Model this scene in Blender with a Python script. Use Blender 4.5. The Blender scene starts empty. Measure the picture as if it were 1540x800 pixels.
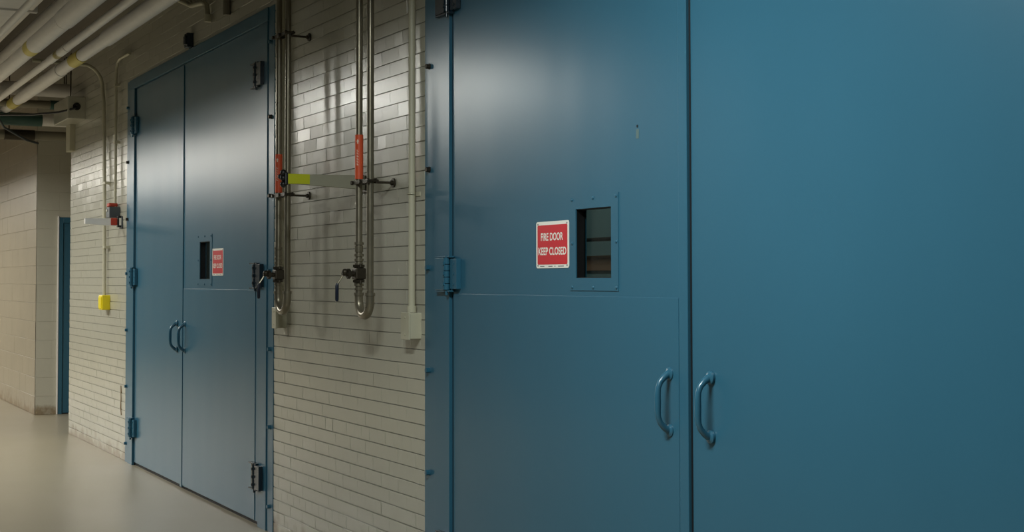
import bpy, bmesh, math, random
from mathutils import Vector, Matrix
random.seed(7)
C = bpy.context.scene.collection
S = bpy.context.scene
PI = math.pi

# ------------------------------------------------------------------ camera
EYE = Vector((0, -2.6668, 1.47))
YAW, PIT, ROL, CY, F = 0.4858, 0.0363, -0.0018, 341.8, 2150.0
Fw = Vector((-math.cos(YAW)*math.cos(PIT), math.sin(YAW)*math.cos(PIT), math.sin(PIT)))
r0 = Fw.cross(Vector((0, 0, 1))).normalized(); u0 = r0.cross(Fw)
Rt = r0*math.cos(ROL)+u0*math.sin(ROL); Up = u0*math.cos(ROL)-r0*math.sin(ROL)
cam = bpy.data.cameras.new('camera'); co = bpy.data.objects.new('camera', cam); C.objects.link(co)
m = Matrix((Rt, Up, -Fw)).transposed().to_4x4(); m.translation = EYE; co.matrix_world = m
cam.sensor_fit = 'HORIZONTAL'; cam.sensor_width = 36; cam.lens = 36*F/1540
cam.shift_y = -(400-CY)/1540; cam.clip_start = .05; cam.clip_end = 200
S.camera = co

# ------------------------------------------------------------------ materials
def lin(c):
    return tuple(((x/255)/12.92 if x/255 <= .04045 else ((x/255+.055)/1.055)**2.4) for x in c)+(1,)
def mat(name, col, rough=.5, metal=0, spec=.5, var=.08, vscale=6, bump=0, bscale=60, coat=0, rvar=0, stretch=(1, 1, 1), dirt=False):
    mt = bpy.data.materials.new(name); mt.use_nodes = True; nt = mt.node_tree; N = nt.nodes; L = nt.links
    b = N['Principled BSDF']; b.inputs['Roughness'].default_value = rough; b.inputs['Metallic'].default_value = metal
    b.inputs['Specular IOR Level'].default_value = spec; b.inputs['Coat Weight'].default_value = coat
    b.inputs['Coat Roughness'].default_value = .19
    tc = N.new('ShaderNodeTexCoord'); mp = N.new('ShaderNodeMapping'); mp.inputs['Scale'].default_value = stretch
    L.new(tc.outputs['Object'], mp.inputs['Vector'])
    nz = N.new('ShaderNodeTexNoise'); nz.inputs['Scale'].default_value = vscale; nz.inputs['Detail'].default_value = 5
    L.new(mp.outputs['Vector'], nz.inputs['Vector'])
    mx = N.new('ShaderNodeMix'); mx.data_type = 'RGBA'; c = lin(col)
    mx.inputs['A'].default_value = tuple(x*(1-var) for x in c[:3])+(1,)
    mx.inputs['B'].default_value = tuple(min(1, x*(1+var)) for x in c[:3])+(1,)
    L.new(nz.outputs['Fac'], mx.inputs['Factor']); L.new(mx.outputs['Result'], b.inputs['Base Color'])
    if dirt:   # grime along the foot of the wall
        sp = N.new('ShaderNodeSeparateXYZ'); L.new(tc.outputs['Object'], sp.inputs[0])
        dn = N.new('ShaderNodeTexNoise'); dn.inputs['Scale'].default_value = 9; dn.inputs['Detail'].default_value = 6; L.new(tc.outputs['Object'], dn.inputs['Vector'])
        a1 = N.new('ShaderNodeMath'); a1.operation = 'MULTIPLY_ADD'; a1.inputs[1].default_value = -.42; L.new(dn.outputs['Fac'], a1.inputs[0]); L.new(sp.outputs['Z'], a1.inputs[2])
        dm = N.new('ShaderNodeMapRange'); dm.inputs['From Min'].default_value = -.20; dm.inputs['From Max'].default_value = -.10
        dm.inputs['To Min'].default_value = .8; dm.inputs['To Max'].default_value = 0; L.new(a1.outputs[0], dm.inputs['Value'])
        m2 = N.new('ShaderNodeMix'); m2.data_type = 'RGBA'; m2.inputs['B'].default_value = lin((120, 98, 66))
        L.new(mx.outputs['Result'], m2.inputs['A']); L.new(dm.outputs['Result'], m2.inputs['Factor']); L.new(m2.outputs['Result'], b.inputs['Base Color'])
    if rvar:
        mr = N.new('ShaderNodeMapRange'); mr.inputs['From Min'].default_value = .3; mr.inputs['From Max'].default_value = .7
        mr.inputs['To Min'].default_value = max(.02, rough-rvar); mr.inputs['To Max'].default_value = rough+rvar
        L.new(nz.outputs['Fac'], mr.inputs['Value']); L.new(mr.outputs['Result'], b.inputs['Roughness'])
    if bump:
        n2 = N.new('ShaderNodeTexNoise'); n2.inputs['Scale'].default_value = bscale; n2.inputs['Detail'].default_value = 3 if bscale > 12 else 0
        L.new(mp.outputs['Vector'], n2.inputs['Vector'])
        bp = N.new('ShaderNodeBump'); bp.inputs['Strength'].default_value = 1; bp.inputs['Distance'].default_value = bump
        L.new(n2.outputs['Fac'], bp.inputs['Height']); L.new(bp.outputs['Normal'], b.inputs['Normal'])
    return mt
BLUE = mat('blue_door_paint', (47, 95, 117), .278, spec=.55, var=.05, vscale=1.8, bump=.0016, bscale=3.2, rvar=0, stretch=(1.3, 1, .45))
BLUE2 = mat('blue_hardware_paint', (44, 92, 114), .28, var=.05, bump=.0003, bscale=80)
HDARK = mat('dark_hinge_paint', (26, 40, 50), .25, var=.1)  # hinge blue with shade put into the colour; also the dark stop block
SEAM = mat('black_rubber_seal', (8, 14, 20), .6)  # black painted for shade in the door gaps; also the filled hole
BRICK = mat('cream_brick_paint', (172, 170, 155), .28, spec=.75, var=.05, vscale=3, bump=.0007, bscale=22, coat=.35, dirt=True)
BLOCK = mat('cream_block_paint', (186, 182, 166), .4, var=.05, vscale=2, bump=.001, bscale=50, dirt=True)
FARBLOCK = mat('scuffed_cream_block_paint', (152, 143, 124), .35, var=.12, vscale=3, bump=.001, bscale=40, dirt=True)  # darker cream tone for the wall past the passage
CEIL = mat('painted_concrete_ceiling', (120, 113, 104), .8, var=.12, vscale=2)
CONC = mat('grey_conduit_paint', (182, 178, 156), .4, var=.04)
LAG = mat('white_canvas_pipe_lagging', (228, 224, 220), .55, var=.08, vscale=9, bump=.001, bscale=30)
YEL = mat('yellow_pipe_label', (206, 190, 96), .5)
YBOX = mat('yellow_switch_box_paint', (226, 205, 20), .4, var=.04)
STEEL = mat('weathered_copper_steel', (132, 125, 108), .32, metal=.65, var=.2, vscale=14, rvar=.06)
STEEL2 = mat('dull_cast_iron', (66, 60, 50), .45, metal=.7, var=.2, vscale=20)
CHROME = mat('bright_solder_fitting', (176, 168, 148), .14, metal=1, var=.1, vscale=30)
ORANGE = mat('orange_pipe_label', (216, 84, 44), .5, var=.06)
PALE = mat('pale_print', (240, 214, 196), .5)
BLACK = mat('black_plastic', (14, 14, 15), .4)
NAVY = mat('dark_blue_grip', (14, 24, 44), .35)
LIME = mat('yellow_green_tape', (186, 190, 24), .5)
ARM = mat('grey_painted_arm', (150, 148, 130), .5, var=.04)
RED = mat('red_sign_enamel', (200, 36, 46), .35, var=.03)
WHITE = mat('white_sign_enamel', (232, 230, 220), .35, var=.02)
GREY = mat('dark_grey_device', (70, 76, 80), .4)
DREG = mat('dull_red_device', (176, 60, 40), .4)
GREEN = mat('green_pipe_band', (52, 84, 76), .5)
DUCT = mat('dusty_duct_metal', (128, 122, 106), .5, metal=.2, var=.12)
STAIN = mat('brown_scuff', (118, 92, 56), .6)
ROOMW = mat('plant_room_wall_paint', (120, 138, 136), .7)
SCRAPE = mat('grey_green_undercoat', (84, 106, 106), .5)
DIM = mat('dull_grey_wall_paint', (58, 60, 60), .6)
ROOMB = mat('brown_painted_band', (150, 104, 76), .7)
# floor
FLOOR = mat('sealed_concrete_floor', (142, 134, 115), .325, spec=.55, var=.10, vscale=1.1, bump=.0004, bscale=2.5, rvar=.03)
# glass
GL = bpy.data.materials.new('wired_glass'); GL.use_nodes = True
nt = GL.node_tree; nt.nodes.clear()
o_ = nt.nodes.new('ShaderNodeOutputMaterial'); mixs = nt.nodes.new('ShaderNodeMixShader')
tr = nt.nodes.new('ShaderNodeBsdfTransparent'); tr.inputs[0].default_value = (.75, .85, .84, 1)
gs = nt.nodes.new('ShaderNodeBsdfGlossy'); gs.inputs['Roughness'].default_value = .03
lw = nt.nodes.new('ShaderNodeLayerWeight'); lw.inputs[0].default_value = .5
pw = nt.nodes.new('ShaderNodeMath'); pw.operation = 'POWER'; pw.inputs[1].default_value = 5
fr = nt.nodes.new('ShaderNodeMath'); fr.operation = 'MULTIPLY_ADD'; fr.inputs[1].default_value = .9; fr.inputs[2].default_value = .04
nt.links.new(lw.outputs['Facing'], pw.inputs[0]); nt.links.new(pw.outputs[0], fr.inputs[0])
nt.links.new(fr.outputs[0], mixs.inputs[0]); nt.links.new(tr.outputs[0], mixs.inputs[1]); nt.links.new(gs.outputs[0], mixs.inputs[2])
nt.links.new(mixs.outputs[0], o_.inputs[0])

# ------------------------------------------------------------------ mesh helpers
class MB:
    def __init__(s): s.bm = bmesh.new()
    def _add(s, vs, fs):
        v = [s.bm.verts.new(p) for p in vs]
        for f in fs:
            try: s.bm.faces.new([v[i] for i in f])
            except ValueError: pass
    def box(s, x0, x1, y0, y1, z0, z1, bev=0):
        t = bmesh.new(); bmesh.ops.create_cube(t, size=1)
        for v in t.verts:
            v.co = Vector(((x0+x1)/2+v.co.x*(x1-x0), (y0+y1)/2+v.co.y*(y1-y0), (z0+z1)/2+v.co.z*(z1-z0)))
        if bev: bmesh.ops.bevel(t, geom=list(t.edges), offset=bev, segments=2, affect='EDGES', profile=.5)
        s.merge(t, False); return s
    def merge(s, t, sm=True):
        for f in t.faces: f.smooth = sm
        me = bpy.data.meshes.new('t'); t.to_mesh(me); t.free(); s.bm.from_mesh(me); bpy.data.meshes.remove(me)
    def cyl(s, a, b, r, n=20, r2=None):
        a, b = Vector(a), Vector(b); d = b-a
        t = bmesh.new(); bmesh.ops.create_cone(t, cap_ends=True, segments=n, radius1=r, radius2=r if r2 is None else r2, depth=d.length)
        q = Vector((0, 0, 1)).rotation_difference(d.normalized()).to_matrix().to_4x4(); q.translation = (a+b)/2
        t.transform(q); s.merge(t); return s
    def tube(s, pts, r, n=14, rs=None):
        pts = [Vector(p) for p in pts]; rings = []
        prev = None
        for i, p in enumerate(pts):
            d = (pts[min(i+1, len(pts)-1)]-pts[max(i-1, 0)]).normalized()
            if prev is None:
                a = d.orthogonal().normalized()
            else:
                a = (prev-d*prev.dot(d)).normalized()
            prev = a; b = d.cross(a); rr = rs[i] if rs else r
            rings.append([s.bm.verts.new(p+(a*math.cos(2*PI*k/n)+b*math.sin(2*PI*k/n))*rr) for k in range(n)])
        for i in range(len(rings)-1):
            for k in range(n):
                s.bm.faces.new((rings[i][k], rings[i][(k+1) % n], rings[i+1][(k+1) % n], rings[i+1][k])).smooth = True
        s.bm.faces.new(rings[0][::-1]); s.bm.faces.new(rings[-1]); return s
    def ball(s, c, r, sc=(1, 1, 1)):
        t = bmesh.new(); bmesh.ops.create_uvsphere(t, u_segments=16, v_segments=10, radius=r)
        for v in t.verts: v.co = Vector((v.co.x*sc[0]+c[0], v.co.y*sc[1]+c[1], v.co.z*sc[2]+c[2]))
        s.merge(t); return s
    def prism(s, poly, y0, y1):   # polygon in x-z, extruded in y
        n = len(poly)
        s._add([(x, y0, z) for x, z in poly]+[(x, y1, z) for x, z in poly],
               [list(range(n)), list(range(2*n-1, n-1, -1))]+[[i, (i+1) % n+0, (i+1) % n+n, i+n] for i in range(n)])
        return s
    def build(s, name, m, parent=None, smooth=True):
        bmesh.ops.recalc_face_normals(s.bm, faces=s.bm.faces)
        for e in s.bm.edges:
            if len(e.link_faces) == 2 and e.calc_face_angle(0) > .62: e.smooth = False
        me = bpy.data.meshes.new(name); s.bm.to_mesh(me); s.bm.free(); me.materials.append(m)
        o = bpy.data.objects.new(name, me); C.objects.link(o)
        if parent:
            o.parent = parent
            o.matrix_parent_inverse = world(parent).inverted()
        return o
def world(o):
    m = o.matrix_parent_inverse @ o.matrix_basis if o.parent else o.matrix_basis.copy()
    return world(o.parent) @ m if o.parent else m
def tag(o, label=None, cat=None, group=None, kind=None):
    if label: o['label'] = label
    if cat: o['category'] = cat
    if group: o['group'] = group
    if kind: o['kind'] = kind
    return o
def empty(name, loc, label=None, cat=None, group=None, kind=None):
    o = bpy.data.objects.new(name, None); C.objects.link(o); o.matrix_basis = Matrix.Translation(Vector(loc)); o.empty_display_size = .1
    return tag(o, label, cat, group, kind)
def children(o): return [c for c in list(C.objects) if c.parent == o]
def copy_tree(o, parent=None):
    c = o.copy(); C.objects.link(c); c.parent = parent
    if parent is not None: c.matrix_parent_inverse = o.matrix_parent_inverse
    for ch in children(o): copy_tree(ch, c)
    return c
def arc(c, r, a0, a1, ax, ay, n=12):
    c = Vector(c); ax = Vector(ax); ay = Vector(ay)
    return [c+ax*(r*math.cos(a0+(a1-a0)*i/n))+ay*(r*math.sin(a0+(a1-a0)*i/n)) for i in range(n+1)]

# ------------------------------------------------------------------ brick walls (real relief)
def bricks(mb, x0, x1, z0, z1, bw=.2032, bh=.0677, stag=True, yf=0., relief=.0030, gap=.0026, sl=.0016, tilt=.011, holes=()):
    row = 0; z = math.floor(z0/bh)*bh
    def front(xa, xb, za, zb):
        for hx0, hx1, hz0, hz1 in holes:
            if xb > hx0 and xa < hx1 and zb > hz0 and za < hz1: return
        g = gap/2; za += g; zb -= g
        if xb-xa < .015 or zb-za < .015: return
        tx = random.gauss(0, tilt*.35); tz = random.gauss(-.03 if bw < .3 else 0, tilt); cx, cz = (xa+xb)/2, (za+zb)/2; dy = random.gauss(0, .0005)
        sx = sl*random.choice((.5, 1, 1.6)); dv = relief*random.choice((.12, .25, .5))
        vs = [(x, yf+relief, z_) for x, z_ in ((xa, za), (xb, za), (xb, zb), (xa, zb))]
        for x, z_ in ((xa+sx, za+sl), (xb-sx, za+sl), (xb-sx, zb-sl), (xa+sx, zb-sl)):
            vs.append((x, yf+dy+(x-cx)*tx*.35+(z_-cz)*tz, z_))
        vs += [(xa, yf+dv, za+sl), (xb, yf+dv, za+sl), (xb, yf+dv, zb-sl), (xa, yf+dv, zb-sl)]
        mb._add(vs, [(4, 5, 6, 7), (0, 1, 9, 8), (8, 9, 5, 4), (3, 2, 10, 11), (11, 10, 6, 7), (8, 4, 7, 11), (5, 9, 10, 6)])
    while z < z1-1e-6:
        r = round(z/bh); head = (r % 7 == 3) and bw < .3
        w = bw/2 if head else bw
        off = (bw/4 if head else (bw/2 if (r % 2) else 0))
        x = math.floor((x0-off)/w)*w+off
        while x < x1:
            a, b = max(x, x0), min(x+w, x1); c, d = max(z, z0), min(z+bh, z1)
            if b-a > .01 and d-c > .01: front(a, b, c, d)
            x += w
        z += bh
DOORS = [(-11.78, -8.02), (-5.885, -2.025)]
HZ = 3.085
CZ = 3.75
XC = -14.17      # outside corner of the wall
XF = -16.25      # far face of the side passage
holes = [(a, b, -1, HZ) for a, b in DOORS]
w = MB()
segs = [(XC, DOORS[0][0]), (DOORS[0][1], DOORS[1][0]), (DOORS[1][1], 3.0)]
for a, b in segs: w.box(a, b, .006, .30, 0, CZ)
for a, b in DOORS: w.box(a, b, .006, .30, HZ, CZ)
w.bm.verts.ensure_lookup_table()
xs = [(XC, DOORS[0][0], 0, CZ), (DOORS[0][1], DOORS[1][0], 0, CZ), (DOORS[0][0], DOORS[0][1], HZ, CZ), (DOORS[1][0], DOORS[1][1], HZ, CZ), (DOORS[1][1], -1.5, 0, CZ)]
for a, b, c, d in xs: bricks(w, a, b, c, d)
tag(w.build('wall_right', BRICK, smooth=False), 'cream painted brick wall holding both pairs of blue doors', 'wall', kind='structure')

# far passage: block wall facing the camera, its corner, and the corridor wall running on
def relief_into(w, bl):
    me = bpy.data.meshes.new('t'); bl.bm.to_mesh(me); bl.bm.free(); w.bm.from_mesh(me); bpy.data.meshes.remove(me)
w = MB(); w.box(XF-.2, XF, .035, .27, 0, CZ); w.box(XF-.2, XF, .27, 1.31, 2.16, CZ); w.box(XF-.2, XF, 1.31, 4.0, 0, CZ)
for a, b, c, d in ((.036, .27, 0, CZ), (.27, .80, 2.16, CZ)):
    bl = MB(); bricks(bl, a, b, c, d, bw=.4064, bh=.2032, yf=0, relief=.002, gap=.001, sl=.002, tilt=.001)
    bl.bm.transform(Matrix(((0, -1, 0, XF+.003), (1, 0, 0, 0), (0, 0, 1, 0), (0, 0, 0, 1)))); relief_into(w, bl)
tag(w.build('wall_passage_face', BLOCK, smooth=False), 'cream block wall facing the camera with the narrow blue door', 'wall', kind='structure')
w = MB(); w.box(-30, XF-.001, .035, .25, 0, CZ)
bl = MB(); bricks(bl, -30, XF, 0, CZ, bw=.4064, bh=.2032, yf=0.03, relief=.004, gap=.001, sl=.003, tilt=.003); relief_into(w, bl)
tag(w.build('wall_far', FARBLOCK, smooth=False), 'scuffed block wall running on past the passage opening', 'wall', kind='structure')
w = MB(); w.box(XC, XC+.2, .30, 4.0, 0, CZ); tag(w.build('wall_passage', BLOCK), 'return wall of the side passage', 'wall', kind='structure')
w = MB(); w.box(XF, XC, 4.0, 4.2, 0, CZ); tag(w.build('wall_passage_end', BLOCK), 'end wall of the side passage', 'wall', kind='structure')
WL = -4.7
w = MB(); w.box(-30, 3, WL-.2, WL, 0, CZ); tag(w.build('wall_left', DIM), 'opposite corridor wall painted dull grey', 'wall', kind='structure')
w = MB(); w.box(3, 3.2, WL, 0, 0, CZ); tag(w.build('wall_near', BLOCK), 'wall closing the near end of the corridor', 'wall', kind='structure')
w = MB(); w.box(-30.2, -30, WL, .03, 0, CZ); tag(w.build('wall_end', BLOCK), 'wall closing the far end of the corridor', 'wall', kind='structure')
w = MB(); w.box(-30.2, 3.2, WL-.2, 4.4, -.2, 0); tag(w.build('floor', FLOOR), 'smooth sealed grey concrete floor', 'floor', kind='structure')
w = MB(); w.box(-30.2, 3.2, WL-.2, 4.4, CZ, CZ+.2)
tag(w.build('ceiling', CEIL), 'painted concrete ceiling above the pipes', 'ceiling', kind='structure')

# blue door at the passage
d = empty('door_3', (XF, .27, 0), 'tall narrow blue door edge glimpsed in the far passage', 'door', kind='structure')
MB().box(XF-.10, XF+.012, .27, .315, 0, 2.16, .003).box(XF-.10, XF+.012, .315, 1.27, 2.10, 2.16, .003).box(XF-.1, XF+.012, 1.27, 1.31, 0, 2.16, .003).build('door_frame', BLUE, d)
MB().box(XF-.06, XF-.005, .318, 1.267, .01, 2.098, .003).build('door_leaf', BLUE, d)
MB().box(XF-.01, XF+.020, .255, .269, 0, 2.175, .002).build('casing', LAG, d)
MB().cyl((XF-.01, .40, 1.02), (XF+.05, .40, 1.02), .012).ball((XF+.06, .40, 1.02), .028).build('door_knob', STEEL, d)

# room added behind the doors, standing in for reflections in the panes
w = MB(); w.box(-13.97, -1.2, 2.6, 2.75, 0, CZ)
tag(w.build('wall_plant_room', ROOMW), 'dim plant room wall seen through the door panes', 'wall', kind='structure')
w = MB(); w.box(-1.35, -1.2, .3, 2.6, 0, CZ); tag(w.build('wall_plant_room_side', ROOMW), 'side wall of the plant room', 'wall', kind='structure')

# ------------------------------------------------------------------ text helper
def text_mesh(body, w_, h_, thick, depth=.0006):
    cu = bpy.data.curves.new('txt', 'FONT'); cu.body = body; cu.size = 1; cu.offset = thick; cu.extrude = 0; cu.align_x = 'CENTER'
    to = bpy.data.objects.new('txt', cu); C.objects.link(to); dg = bpy.context.evaluated_depsgraph_get()
    me = bpy.data.meshes.new_from_object(to.evaluated_get(dg)); C.objects.unlink(to); bpy.data.objects.remove(to)
    x0 = min(v.co.x for v in me.vertices); x1 = max(v.co.x for v in me.vertices)
    y0 = min(v.co.y for v in me.vertices); y1 = max(v.co.y for v in me.vertices)
    for v in me.vertices:
        v.co = Vector(((v.co.x-(x0+x1)/2)*w_/(x1-x0), 0, (v.co.y-(y0+y1)/2)*h_/(y1-y0)))
    return me
def put_text(name, body, cx, y, cz, w_, h_, m_, parent, thick=.012, rot=None):
    me = text_mesh(body, w_, h_, thick)
    if rot: me.transform(rot)
    for v in me.vertices: v.co += Vector((cx, y, cz))
    me.materials.append(m_)
    o = bpy.data.objects.new(name, me); C.objects.link(o); o.parent = parent
    if parent: o.matrix_parent_inverse = world(parent).inverted()
    return o
def rrect(x0, x1, z0, z1, r, n=5):
    p = []
    for cx, cz, a in ((x1-r, z1-r, 0), (x0+r, z1-r, PI/2), (x0+r, z0+r, PI), (x1-r, z0+r, 1.5*PI)):
        for i in range(n+1): p.append((cx+r*math.cos(a+PI/2*i/n), cz+r*math.sin(a+PI/2*i/n)))
    return p

# ------------------------------------------------------------------ double doors; dirn=+1 : window leaf lies on the -x side (near pair)
YL = .002   # leaf face
def hinge(parent, xe, z0, z1, sd, m_):
    # xe = leaf edge, sd = +1 if the leaf lies on the +x side of it
    h = MB(); zc = (z0+z1)/2
    h.box(*sorted((xe+sd*.020, xe+sd*.085)), -.020, YL, z0+.004, z1-.004, .002)        # leaf plate
    h.box(*sorted((xe-sd*.016, xe-sd*.105)), -.034, 0, z0, z1, .002)                    # jamb plate
    n = 5; L_ = (z1-z0)
    for k in range(n):
        a = z0+L_*k/n; h.cyl((xe, -.026, a+.0015), (xe, -.026, a+L_/n-.0015), .015)
    h.cyl((xe, -.026, z0-.022), (xe, -.026, z1+.010), .007)
    h.box(xe-.11, xe+.03, -.030, -.002, z0-.008, z0-.001, .001)
    h.box(xe-.11, xe+.03, -.030, -.002, z1+.001, z1+.008, .001)
    for zz in (z0+.025, zc, z1-.025):
        h.cyl((xe, -.038, zz), (xe, -.046, zz), .008, 6)
        h.cyl((xe+sd*.055, -.020, zz), (xe+sd*.055, -.023, zz), .006, 10)
    return h.build('hinge', m_, parent)
def pull(parent, x):
    h = MB(); z0, z1 = .972, 1.158
    for z, sgn in ((z1, 1), (z0, -1)):
        h.cyl((x, YL, z), (x, YL-.007, z), .021, 24); h.cyl((x, YL-.007, z), (x, YL-.013, z), .021, 24, .012)
    pts = [(x, YL-.004, z1), (x, YL-.012, z1-.002), (x, YL-.026, z1-.011), (x, YL-.041, z1-.026), (x, YL-.049, z1-.045)]
    pts += [(x, YL-.051, z1-.045-(z1-z0-.09)*k/4) for k in range(1, 4)]
    pts += [(x, YL-.049, z0+.045), (x, YL-.041, z0+.026), (x, YL-.026, z0+.011), (x, YL-.012, z0+.002), (x, YL-.004, z0)]
    rs = [.014, .0125, .011, .0098, .0095, .0105, .011, .0105, .0095, .0098, .011, .0125, .014]
    h.tube(pts, .01, 14, rs)
    return h.build('pull_handle', BLUE2, parent)
def double_door(idx, xw, s, label, hm_outer, W=3.76):
    """xw = outer edge of the frame at the window leaf; s=+1: leaves run towards +x from there."""
    X = lambda t: xw+s*t
    d = empty('door_%d' % idx, (X(1.88), 0, 0), label, 'door', kind='structure')
    f = MB()
    for side in (0, 1):
        o = (lambda t: t) if side == 0 else (lambda t: W-t)
        a, b = sorted((X(o(0)), X(o(.105)))); f.box(a, b, -.004, .30, 0, HZ, .0015)
        a, b = sorted((X(o(.114)), X(o(.268)))); f.box(a, b, -.010, .10, 0, HZ-.081, .0015)
        for q0, q1, yy in ((.105, .114, .002), (.268, .285, .006)):
            a, b = sorted((X(o(q0)), X(o(q1)))); MB().box(a, b, yy, .09, .001, HZ-.085).build('shadow_gap_seal', SEAM, d)  # black strips painted for the shade in the jamb gaps
    a, b = sorted((X(.105), X(W-.105))); f.box(a, b, -.012, .30, HZ-.080, HZ, .002)
    f.build('frame', BLUE, d)
    for side in (0, 1):
        for z in (.15, .61, 1.064, 1.521, 1.962, 2.427, 2.87):
            xx = X(.05 if side == 0 else W-.05)
            b = MB(); b.cyl((xx, -.003, z), (xx, -.007, z), .014); b.cyl((xx, -.007, z), (xx, -.023, z), .0115, 6)
            b.build('bolt', STEEL2 if z in (2.427, 1.962) else BLUE2, d)
    t0, t1, t2, t3 = .285, 2.056, 2.070, W-.285
    # window leaf with an opening
    wx0, wx1, wz0, wz1 = 1.338, 1.585, 1.474, 1.727
    xs_, zs_ = (t0, wx0, wx1, t1), (.024, wz0, wz1, HZ-.085)
    lf = MB()
    for i in range(3):
        for j in range(3):
            if i == 1 and j == 1: continue
            a, b = sorted((X(xs_[i]), X(xs_[i+1]))); lf.box(a, b, YL, YL+.044, zs_[j], zs_[j+1])
    lf2 = lf.build('door_leaf', BLUE, d, smooth=False)
    # lower skin of the window leaf laps the upper one
    a, b = sorted((X(t0+.066), X(t1-.055))); MB().box(a, b, YL-.0035, YL, .026, 1.408, .0012).build('lower_skin', BLUE, lf2)
    a, b = sorted((X(t1-.048), X(t1+.002))); MB().box(a, b, YL-.007, YL+.01, .014, HZ-.09, .002).build('astragal', BLUE, lf2)
    a, b = sorted((X(t1+.002), X(t2))); MB().box(a, b, YL+.004, YL+.044, .014, HZ-.09).build('door_seal', SEAM, d)  # black strip in place of shade in the seam between leaves
    a, b = sorted((X(t0), X(t3))); MB().box(a, b, YL+.012, YL+.044, .001, .023).build('bottom_seal', SEAM, d)  # black strip painted for the dark gap under the leaves
    # vision panel plate
    p = MB(); pz0, pz1, px0, px1 = 1.428, 1.775, 1.292, 1.632
    y0, y1 = YL-.003, YL
    for (q0, q1, r0_, r1_) in ((px0, px1, pz0, wz0), (px0, px1, wz1, pz1), (px0, wx0, wz0, wz1), (wx1, px1, wz0, wz1)):
        a, b = sorted((X(q0), X(q1))); p.box(a, b, y0, y1, r0_, r1_)
    p2 = p.build('vision_panel', BLUE, d, smooth=False)
    for (qx, qz) in [(px0+.02, pz0+.012), ((px0+px1)/2, pz0+.012), (px1-.012, pz0+.012), (px0+.02, pz1-.012), ((px0+px1)/2, pz1-.012), (px1-.012, pz1-.012), (px0+.02, (pz0+pz1)/2), (px1-.012, (pz0+pz1)/2)]:
        MB().ball((X(qx), y0, qz), .0065, (1, .75, 1)).build('screw', BLUE2, p2)
    a, b = sorted((X(wx0), X(wx1))); g = MB()
    g.box(a, a+.003, YL+.002, YL+.036, wz0, wz1).box(b-.003, b, YL+.002, YL+.036, wz0, wz1).box(a, b, YL+.002, YL+.036, wz1-.003, wz1).box(a, b, YL+.004, YL+.036, wz0, wz0+.002)
    g.build('window_gasket', BLACK, p2)  # black lining added so the window reveal looks shaded
    MB().box(a, b, YL+.030, YL+.034, wz0-.01, wz1+.01).build('window_pane', GL, p2)
    # plain leaf
    a, b = sorted((X(t2), X(t3))); l2 = MB().box(a, b, YL+.002, YL+.046, .024, HZ-.085, .002).build('door_leaf', BLUE, d)
    # hinges and pulls
    for k, (za, zb) in enumerate(((.225, .368), (1.424, 1.563), (2.634, 2.772))):
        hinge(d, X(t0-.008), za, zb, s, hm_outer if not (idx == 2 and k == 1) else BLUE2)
        hinge(d, X(t3+.008), za, zb, -s, BLUE2)
    pull(lf2, X(t1-.108)); pull(l2, X(t2+.104))
    return d
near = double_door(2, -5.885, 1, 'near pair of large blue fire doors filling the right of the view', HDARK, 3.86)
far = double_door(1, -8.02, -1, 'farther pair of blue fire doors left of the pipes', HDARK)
# small chip and keyhole mark on the near window leaf
mk = MB(); mk.cyl((-4.130, YL, 1.995), (-4.130, YL-.0012, 1.995), .005, 14)
mk.build('filled_screw_hole', SEAM, near)
MB().box(-4.138, -4.120, YL-.0008, YL, 1.952, 1.985, .0003).build('paint_scrape', SCRAPE, near)
# stop block above the far frame
tag(MB().box(-9.88, -9.80, -.045, .0, 3.09, 3.19, .004).box(-9.865, -9.815, -.055, -.01, 3.11, 3.17, .003).build('stop_block', HDARK),
    'small dark block fixed to the brick just above the farther door frame', 'bracket')

# ------------------------------------------------------------------ signs
def sign(cx, cz, label):
    e = empty('fire_door_sign', (cx, YL, cz), label, 'sign', 'red and white fire door signs')
    w_, h_ = .252, .178; yb = YL-.0002
    MB().prism(rrect(cx-w_/2, cx+w_/2, cz-h_/2, cz+h_/2, .010), yb-.0016, yb).build('backing_plate', WHITE, e, smooth=False)
    MB().prism(rrect(cx-w_/2+.011, cx+w_/2-.011, cz-h_/2+.014, cz+h_/2-.0135, .006), yb-.0022, yb-.0016).build('red_panel', RED, e, smooth=False)
    put_text('lettering', 'FIRE DOOR', cx-.002, yb-.0025, cz+.0305, .170, .030, WHITE, e, .022)
    put_text('lettering', 'KEEP CLOSED', cx, yb-.0025, cz-.0245, .214, .030, WHITE, e, .022)
    for x0, x1 in ((-.095, -.062), (-.03, .002), (.016, .024), (.044, .088)): MB().box(cx+x0, cx+x1, yb-.0019, yb-.0015, cz-.0832, cz-.0805).build('fine_print', GREY, e)
    for dx in (-1, 1):
        for dz in (-1, 1): MB().cyl((cx+dx*.112, yb-.0016, cz+dz*.079), (cx+dx*.112, yb-.0021, cz+dz*.079), .0035, 12).build('mounting_hole', GREY, e)
    return e
sign(-4.724, 1.601, 'red and white FIRE DOOR KEEP CLOSED sign on the near door, left of its pane')
sign(-9.178, 1.586, 'red and white FIRE DOOR KEEP CLOSED sign on the farther door, right of its pane')

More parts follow.
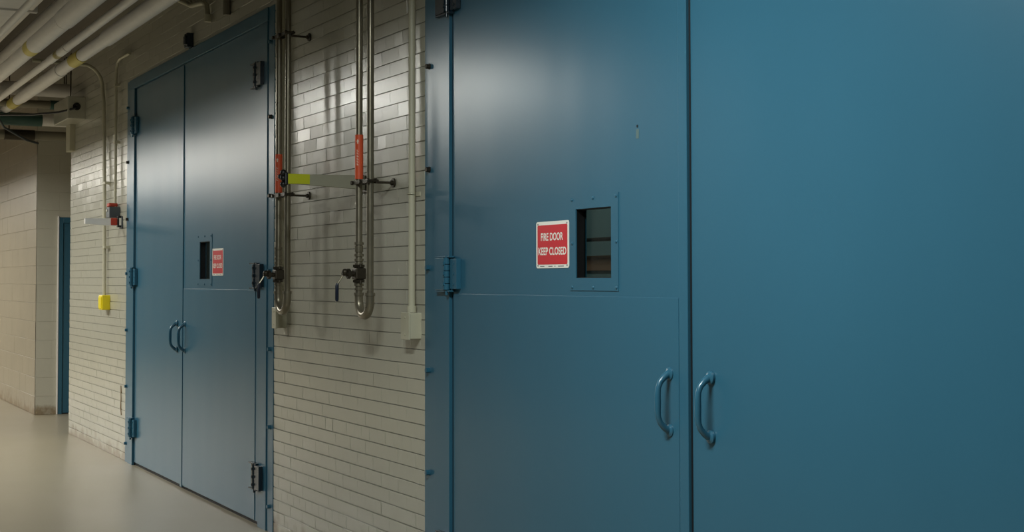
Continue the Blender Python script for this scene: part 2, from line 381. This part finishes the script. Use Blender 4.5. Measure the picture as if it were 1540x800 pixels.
# ------------------------------------------------------------------ pipe loops with valves
def pipe_loop(xf, xb, label, zb=1.372):
    yo = -.15; r = .0165
    e = empty('heating_pipe_loop', (xf, yo, zb), label, 'pipe', 'steel pipe loops hung on the brick between the doors')
    R_ = (xb-xf)/2; cx = (xf+xb)/2
    pts = [(xf, yo, CZ+.002), (xf, yo, 2.4), (xf, yo, zb)]+arc((cx, yo, zb), R_, PI, 2*PI, (1, 0, 0), (0, 0, 1), 16)[1:]+[(xb, yo, 2.4), (xb, yo, CZ+.002)]
    MB().tube(pts, r, 20).build('pipe', STEEL, e)
    # bend fittings
    f = MB(); f.tube([(xf, yo, zb+.03), (xf, yo, zb)]+arc((cx, yo, zb), R_, PI, 2*PI, (1, 0, 0), (0, 0, 1), 20)[1:]+[(xb, yo, zb+.03)], r+.004, 20)
    for x in (xf, xb): f.cyl((x, yo, zb+.022), (x, yo, zb+.036), r+.0075, 20)
    f.build('return_bend', STEEL, e)
    # couplings down the front leg
    for z, h_, rr in ((1.640, .012, .023), (1.615, .03, .0205), (1.585, .012, .023), (1.562, .012, .0225), (1.540, .016, .021), (1.445, .012, .023), (1.425, .012, .021), (1.402, .012, .0235)):
        MB().cyl((xf, yo, z-h_/2), (xf, yo, z+h_/2), rr, 20).build('coupling', STEEL, e)
    v = MB(); v.cyl((xf, yo, 1.462), (xf, yo, 1.532), .0235, 20); v.cyl((xf, yo, 1.528), (xf, yo, 1.540), .030, 6); v.cyl((xf, yo, 1.456), (xf, yo, 1.468), .030, 6)
    v.box(xf-.03, xf+.03, yo-.026, yo+.026, 1.470, 1.524, .006)
    for dx in (-.032, .032):
        for z in (1.458, 1.536): v.cyl((xf+dx, yo-.004, z-.008), (xf+dx, yo-.004, z+.008), .006, 8)
    v.cyl((xf, yo-.02, 1.497), (xf, yo-.066, 1.497), .013, 16); v.cyl((xf, yo-.045, 1.497), (xf, yo-.060, 1.497), .024, 6); v.cyl((xf, yo-.06, 1.497), (xf, yo-.085, 1.497), .009, 12)
    v.ball((xf, yo-.07, 1.505), .016)
    vo = v.build('valve', STEEL2, e)
    l = MB(); l.tube([(xf, yo-.078, 1.497), (xf, yo-.088, 1.478), (xf, yo-.104, 1.455), (xf, yo-.108, 1.448)], .0045, 8); l.build('lever', STEEL, vo)
    MB().tube([(xf, yo-.108, 1.452), (xf, yo-.110, 1.44), (xf, yo-.110, 1.375), (xf, yo-.110, 1.368)], .008, 12, [.0065, .0085, .0085, .006]).build('lever_grip', NAVY, vo)
    # orange label with arrow and print
    lb = MB(); lb.cyl((xf, yo, 1.945), (xf, yo, 2.155), r+.0035, 24); lo = lb.build('pipe_label', ORANGE, e); tag(lo, 'orange wrap with pale arrow')
    yy = yo-r-.0042
    a = MB(); a.prism([(xf, 2.134), (xf-.007, 2.122), (xf-.003, 2.122), (xf-.003, 2.112), (xf+.003, 2.112), (xf+.003, 2.122), (xf+.007, 2.122)], yy-.0006, yy)
    a.bm.transform(Matrix.Translation((xf, yo, 0)) @ Matrix.Rotation(math.radians(50), 4, 'Z') @ Matrix.Translation((-xf, -yo, 0)))
    a.build('arrow', PALE, lo, smooth=False)
    g = MB()
    for z in (2.075, 2.062, 2.049, 2.036, 2.023, 2.010): g.prism([(xf-.0045, z), (xf-.0045, z+.009), (xf-.0015, z+.009), (xf-.0015, z+.002), (xf+.0045, z+.002), (xf+.0045, z)], yy-.0004, yy)
    g.bm.transform(Matrix.Translation((xf, yo, 0)) @ Matrix.Rotation(math.radians(50), 4, 'Z') @ Matrix.Translation((-xf, -yo, 0)))
    g.build('worn_print', PALE, lo, smooth=False)
    return e
pipe_loop(-6.318, -6.178, 'grey steel pipe loop with lever valve, right one of the two, nearer the conduit')
pipe_loop(-7.500, -7.350, 'grey steel pipe loop with lever valve beside the farther door frame')
def clamp(xf, xb, z, label):
    yo = -.15
    c = MB(); cx = (xf+xb)/2
    for yy in (yo-.0215, yo+.0175): c.box(xf-.035, xb+.035, yy, yy+.004, z-.010, z+.010, .001)
    for x in (xf-.030, cx, xb+.030): c.cyl((x, yo-.028, z), (x, yo+.028, z), .006, 8); c.cyl((x, yo-.030, z), (x, yo-.022, z), .010, 6)
    e = empty('pipe_clamp', (cx, 0, z), label, 'bracket', 'pipe clamps standing off the brick')
    c.build('clamp_bar', STEEL2, e)
    MB().cyl((cx, yo+.02, z), (cx, 0, z), .006, 12).build('standoff_rod', STEEL2, e)
    MB().cyl((cx, -.008, z), (cx, 0.004, z), .022, 20).cyl((cx, -.02, z), (cx, -.006, z), .011, 6).build('wall_flange', STEEL2, e)
clamp(-6.318, -6.178, 1.928, 'dark clamp gripping the right pipe loop below its orange label')
clamp(-7.500, -7.350, 1.928, 'dark clamp gripping the pipe loop beside the farther door frame')
clamp(-7.500, -7.350, 2.800, 'dark upper clamp near the top of the left pipe loop')

# ------------------------------------------------------------------ conduits and boxes
def conduit(x, ztop, zbot, label, boxed, boxlabel, y=-.03, r=.0155, straps=(2.05,), pre=None):
    e = empty('conduit', (x, y, zbot), label, 'conduit')
    pts = (pre or [])+[(x, y, ztop), (x, y, zbot)]
    MB().tube(pts, r, 16).build('tube', CONC, e)
    if boxed: MB().cyl((x, y, zbot), (x, y, zbot+.03), r+.006, 16).build('connector', CONC, e)
    for z in straps:
        MB().box(x-.03, x+.03, -.004, .004, z-.01, z+.01, .001).tube([(x+.022*math.cos(a), y-.022*math.sin(a)*.9, z) for a in [k*PI/8 for k in range(9)]], .003, 6).build('strap', CONC, e)
    return e
conduit(-5.972, CZ-.01, 1.32, 'slim cream conduit down the brick beside the near door frame', 1, '', straps=(1.86, 2.9))
conduit(-7.790, CZ-.01, 1.305, 'slim cream conduit behind the left pipe loop at the farther door', 1, '', straps=(1.75, 2.9))
def wall_box(x0, x1, z0, z1, dep, label, m_=CONC):
    e = empty('junction_box', ((x0+x1)/2, 0, z0), label, 'box', 'cream junction boxes at the conduit ends')
    MB().box(x0, x1, -dep+.008, .006, z0, z1, .004).build('box_body', m_, e)
    MB().box(x0-.003, x1+.003, -dep, -dep+.008, z0-.003, z1+.003, .002).build('cover', m_, e)
    for z in (z0+.02, z1-.02): MB().cyl(((x0+x1)/2, -dep-.002, z), ((x0+x1)/2, -dep, z), .005, 12).build('screw', m_, e)
wall_box(-6.022, -5.935, 1.200, 1.318, .062, 'cream junction box at the foot of the conduit beside the near door')
wall_box(-7.860, -7.795, 1.196, 1.309, .066, 'cream junction box under the left pipe loop beside the farther door')

# far left conduits, yellow switch box, alarm device
e = empty('conduit', (-12.44, -.03, 1.33), 'cream conduit bending from the ceiling pipes down to the yellow box', 'conduit')
MB().tube([(-12.62, -.62, 3.34), (-12.62, -.30, 3.335)]+[(-12.62, -.20+.17*math.sin(a), 3.135+.20*math.cos(a)) for a in [k*PI/16 for k in range(1, 9)]]+[(-12.56, -.03, 3.0), (-12.51, -.03, 2.2), (-12.48, -.03, 1.33)], .0155, 14).build('tube', CONC, e)
for z in (1.75, 2.3): MB().box(-12.475, -12.405, -.05, .004, z-.01, z+.01, .001).build('strap', CONC, e)
e = empty('yellow_switch_box', (-12.44, 0, 1.215), 'bright yellow switch box on the brick left of the farther doors', 'box')
MB().box(-12.53, -12.39, -.068, .004, 1.215, 1.340, .006).build('box_body', YBOX, e)
MB().box(-12.515, -12.405, -.074, -.066, 1.228, 1.327, .003).build('cover', YBOX, e)
for z in (1.235, 1.30): MB().box(-12.545, -12.530, -.055, -.02, z, z+.015, .001).build('catch', BLACK, e)
e = empty('conduit', (-12.09, -.03, 2.08), 'thin cream conduit running down to the grey alarm unit', 'conduit')
MB().tube([(-11.60, -.03, 3.30), (-11.95, -.03, 3.305), (-12.04, -.03, 3.29), (-12.08, -.03, 3.24), (-12.09, -.03, 3.16), (-12.09, -.03, 2.08)], .0125, 12).build('tube', CONC, e)
for z in (2.62, 3.1): MB().box(-12.12, -12.06, -.046, .004, z-.01, z+.01, .001).build('strap', CONC, e)
e = empty('alarm_unit', (-12.10, 0, 1.99), 'small grey alarm unit with a red cap on the brick left of the farther doors', 'alarm')
MB().box(-12.16, -12.03, -.09, .004, 1.985, 2.078, .006).build('housing', GREY, e)
MB().box(-12.165, -12.075, -.085, -.01, 2.079, 2.112, .010).build('beacon', DREG, e)
MB().cyl((-12.12, -.09, 2.05), (-12.12, -.096, 2.05), .012, 16).build('lens', WHITE, e)

# ------------------------------------------------------------------ cantilever arms
def arm(x, z, ln, label, tip, root_m):
    e = empty('wall_bracket', (x, 0, z), label, 'bracket')
    b = MB(); b.bm.free(); b.bm = bmesh.new()
    t = .016
    b._add([(x-t, 0.0, z-.040), (x+t, 0.0, z-.040), (x+t, 0.0, z+.030), (x-t, 0.0, z+.030), (x-t, -ln, z-.020), (x+t, -ln, z-.020), (x+t, -ln, z+.024), (x-t, -ln, z+.024)],
           [(0, 1, 2, 3), (4, 7, 6, 5), (0, 4, 5, 1), (1, 5, 6, 2), (2, 6, 7, 3), (3, 7, 4, 0)])
    b.build('beam', ARM if tip else LAG, e, smooth=False)
    MB().box(x-.045, x+.045, -.012, .004, z-.055, z+.045, .003).build('wall_plate', root_m, e)
    if tip:
        MB().box(x-t-.002, x+t+.002, -ln+.004, -ln+.115, z-.0225, z+.0255, .001).build('tape_band', LIME, e)
        k = MB(); k.box(x-.024, x+.024, -ln-.012, -ln+.004, z-.03, z+.032, .005)
        for dz in (-.026, .004, .030): k.ball((x+.008, -ln-.016, z+dz), .016)
        k.ball((x-.012, -ln-.024, z+.012), .013)
        k.build('end_knob', BLACK, e)
    else:
        MB().box(x-t-.004, x+t+.004, -.095, -.04, z-.030, z+.030, .006).build('red_sleeve', DREG, e)
        MB().box(x-.03, x+.03, -.040, .0, z-.045, z+.050, .008).build('end_block', BLACK, e)
        MB().box(x+.029, x+.034, -.028, -.010, z-.03, z+.030, .002).build('pale_face', WHITE, e)
arm(-6.60, 1.955, .415, 'grey arm with yellow-green band and black knob reaching out past the left pipe loop', True, STEEL2)
arm(-11.97, 1.950, .30, 'short pale arm with red and black root left of the farther doors', False, GREY)

# ------------------------------------------------------------------ ceiling pipes along the corridor
def lag_pipe(y, z, r, label, steps, marks, m_=LAG, x0=-16.0, x1=2.5, hang=True, edge=None):
    e = empty('ceiling_pipe', ((x0+x1)/2, y, z), label, 'pipe')
    pts = []; rs = []
    xs_ = sorted(steps)
    MB().cyl((x0, y, z), (x1, y, z), r, 28).build('lagging', m_, e)
    for xa, xb, dr in xs_:
        MB().cyl((xa, y, z), (xb, y, z), r+dr, 28).build('lagging_sleeve', m_, e)
    for xm, wd in marks:
        MB().cyl((xm-wd/2, y, z), (xm+wd/2, y, z), r+.004, 28).build('marker_band', YEL, e)
    if hang:
        for xh in (-15.6, -6.0, -3.0):
            if x0 < xh < x1:
                h = MB(); h.tube([(xh, y+(r+.007)*math.cos(a), z+(r+.007)*math.sin(a)) for a in [k*2*PI/20 for k in range(21)]], .004, 6); h.cyl((xh, y, z+r), (xh, y, CZ), .005, 8)
                h.build('hanger', STEEL2, e)
    return e
def lp(k, y):      # height of a pipe from its run's slope
    return 1.47+k*(2.6668+y)
lag_pipe(-.475, 3.200, .049, 'long lagged pipe under the ceiling nearest the brick wall, with yellow bands', [(-10.35, 2.4, .009), (-14.1, -12.1, .007)], [(-11.4, .34), (-14.5, .35)])
lag_pipe(-.650, 3.200, .029, 'thin lagged pipe in the middle of the three ceiling pipes', [(-11.6, -10.9, .004)], [(-11.25, .14)])
lag_pipe(-.880, 3.203, .056, 'thick lagged ceiling pipe with a yellow band near the left picture edge', [(-9.72, 2.4, .014), (-10.9, -9.76, .007)], [(-11.0, .22)])
lag_pipe(-1.18, 3.205, .024, 'slender pale ceiling pipe beside the thick lagged one', [], [], hang=False)
lag_pipe(-1.44, 3.200, .065, 'broad pale pipe in the top left corner of the view', [], [], hang=False)
lag_pipe(-.72, 3.50, .045, 'lagged pipe hung higher above the three ceiling pipes', [], [])
e = empty('air_duct', (-6.5, -1.2, 3.36), 'pale flat duct above the pipes in the top left corner', 'duct')
MB().box(-14.7, 2.5, -1.46, -.98, 3.36, 3.752, .006).build('duct_body', LAG, e)
for x in (-14, -12.2, -10.4, -8.6, -6.8, -5, -3.2, -1.4, .4): MB().box(x-.02, x+.02, -1.49, -.95, 3.345, 3.715, .004).build('seam_flange', LAG, e)
# fixtures at the passage end: crossing pipes
def cross(x, z, r, y0, y1, label, m_, bands=()):
    e = empty('crossing_pipe', (x, y0, z), label, 'pipe')
    MB().cyl((x, y0, z), (x, y1, z), r, 24).build('pipe', m_, e)
    for a, b, mm in bands: MB().cyl((x, a, z), (x, b, z), r+.006, 24).build('band', mm, e)
    MB().cyl((x, (y0+y1)/2-.4, z), (x, (y0+y1)/2-.4, CZ), .006, 8).build('hanger', STEEL2, e)
cross(-15.35, 2.965, .050, -3.2, 3.2, 'lowest dark pipe crossing the corridor at the far passage', DUCT, [(-.45, -.15, STEEL2)])
cross(-15.1, 3.10, .060, -2.2, 3.2, 'pale lagged pipe with green band crossing at the far passage', LAG, [(-.75, -.12, GREEN)])
cross(-14.75, 3.22, .040, -2.2, 3.2, 'green banded pipe crossing above the passage corner', DUCT, [(-.1, .4, GREEN)])
cross(-15.0, 3.40, .070, -2.2, 3.2, 'topmost lagged pipe crossing at the far passage', LAG)
e = empty('junction_cabinet', (-13.9, 0, 2.9), 'square cream box with a dark hole at the top of the brick corner', 'box')
MB().box(-14.20, -13.50, -.16, .004, 2.955, 3.165, .008).build('box_body', BRICK, e)
MB().cyl((-13.499, -.08, 3.07), (-13.492, -.08, 3.07), .035, 20).build('knockout', BLACK, e)
tag(MB().box(-14.17, -13.98, -.05, .004, 2.70, 2.955, .005).build('cable_trunking', CONC), 'short cream trunking below the square box at the brick corner', 'trunking')
e = empty('flexible_cable', (-13.4, -.1, 3.0), 'thin dark cable sagging into the box at the brick corner', 'cable')
MB().tube([(-13.49, -.08, 3.07), (-13.46, -.10, 3.05), (-13.6, -.22, 3.02), (-14.0, -.40, 3.03), (-14.6, -.6, 3.08), (-15.0, -.9, 3.10)], .010, 8).build('cable', BLACK, e)
tag(MB().tube([(-14.9, -.62, 3.16), (-15.0, -.5, 3.0), (-15.2, -.25, 2.9), (-15.3, -.12, 2.88)], .012, 8).build('hose', GREY), 'thin grey hose looped between the crossing pipes', 'hose')
# bits on the wall above the far doors
e = empty('conduit', (-9.0, -.04, 3.2), 'grey conduit stub on the brick above the farther doors', 'conduit')
MB().tube([(-8.93, -.022, CZ+.002), (-8.93, -.022, 3.17)], .024, 14).build('tube', DUCT, e)
e = empty('conduit', (-9.3, -.03, 3.3), 'bent pipe crossing the brick above the farther doors', 'conduit')
MB().tube([(-10.6, -.03, 3.62), (-9.75, -.03, 3.37), (-9.45, -.03, 3.34), (-9.37, -.03, 3.31), (-9.34, -.03, 3.22)], .018, 12).build('tube', CONC, e)
MB().cyl((-9.34, -.03, 3.24), (-9.34, -.03, 3.19), .024, 14).build('fitting', CONC, e)

# pipe and stripe added behind the panes in place of reflections
e = empty('plant_room_pipe', (-6.8, 2.3, 1.6), 'dark pipe crossing behind the near door pane', 'pipe')
MB().cyl((-13.9, 2.5, 1.745), (-1.5, 2.5, 1.745), .014, 12).build('pipe', STEEL2, e)
MB().tube([(-8.72, 2.55, 2.3), (-8.74, 2.5, 2.05), (-8.80, 2.48, 1.88), (-8.92, 2.5, 1.75)], .010, 8).build('branch', STEEL2, e)
tag(MB().box(-13.9, -1.4, 2.585, 2.598, 1.53, 1.635).build('painted_stripe', ROOMB), 'brown stripe on the room wall seen through the near pane', 'stripe')
# wall scuff by the far doors
tag(MB().tube([(-11.93, -.0, .36), (-11.95, .0, .42), (-11.94, .0, .50), (-11.95, .001, .60)], .006, 6).build('wall_scuff', STAIN), 'brown scuff low on the brick left of the farther doors', 'stain')

# ------------------------------------------------------------------ lights
NEARC = (.93, 1, .97); FARC = (1, .96, .87)
def area(x, y, z, lx, ly, e_, col=(1, .93, .80)):
    l = bpy.data.lights.new('tube_light', 'AREA'); l.shape = 'RECTANGLE'; l.size = lx; l.size_y = ly; l.energy = e_; l.color = col
    o = bpy.data.objects.new('tube_light', l); C.objects.link(o); o.location = (x, y, z); return o
LY, LZ = -2.65, 3.16
def lamp(x, en, col, LY=-2.65):
    e = empty('batten_lamp', (x, LY, LZ), 'white hooded tube lamp hung in a row along the corridor ceiling', 'lamp', 'hooded lamps along the corridor')
    L_, hw, dp = 1.36, .20, .045
    MB().box(x-L_/2, x+L_/2, LY-hw, LY+hw, LZ+.012, LZ+.03).box(x-L_/2, x+L_/2, LY-hw, LY-hw+.006, LZ-dp, LZ+.012).box(x-L_/2, x+L_/2, LY+hw-.006, LY+hw, LZ-dp, LZ+.012).box(x-L_/2, x-L_/2+.006, LY-hw, LY+hw, LZ-dp, LZ+.012).box(x+L_/2-.006, x+L_/2, LY-hw, LY+hw, LZ-dp, LZ+.012).build('hood', WHITE, e)
    for dx in (-.5, .5): MB().cyl((x+dx, LY, LZ+.03), (x+dx, LY, CZ), .006, 8).build('hanger', STEEL2, e)
    area(x, LY, LZ, 1.25, .16, en, col)
lamp(-3.3, 122, NEARC, -1.75)
for x in (-10.6, -13.2, -15.8, -18.4, -21.0, -23.6, -26.2): lamp(x, {-10.6: 88, -13.2: 120, -15.8: 62}.get(x, 112), (1, 1, .93) if x > -14 else FARC)
o = area(-8.0, 1.4, 3.4, 2.4, .4, 20, (.9, 1, .98))  # unseen fill light added to brighten the room behind the panes

wd = bpy.data.worlds.new('w'); S.world = wd; wd.use_nodes = True
wd.node_tree.nodes['Background'].inputs[0].default_value = (.6, .6, .6, 1); wd.node_tree.nodes['Background'].inputs[1].default_value = .02
S.view_settings.view_transform = 'Standard'; S.view_settings.look = 'None'; S.view_settings.gamma = 1; S.view_settings.use_curve_mapping = False
S.view_settings.exposure = 0.0
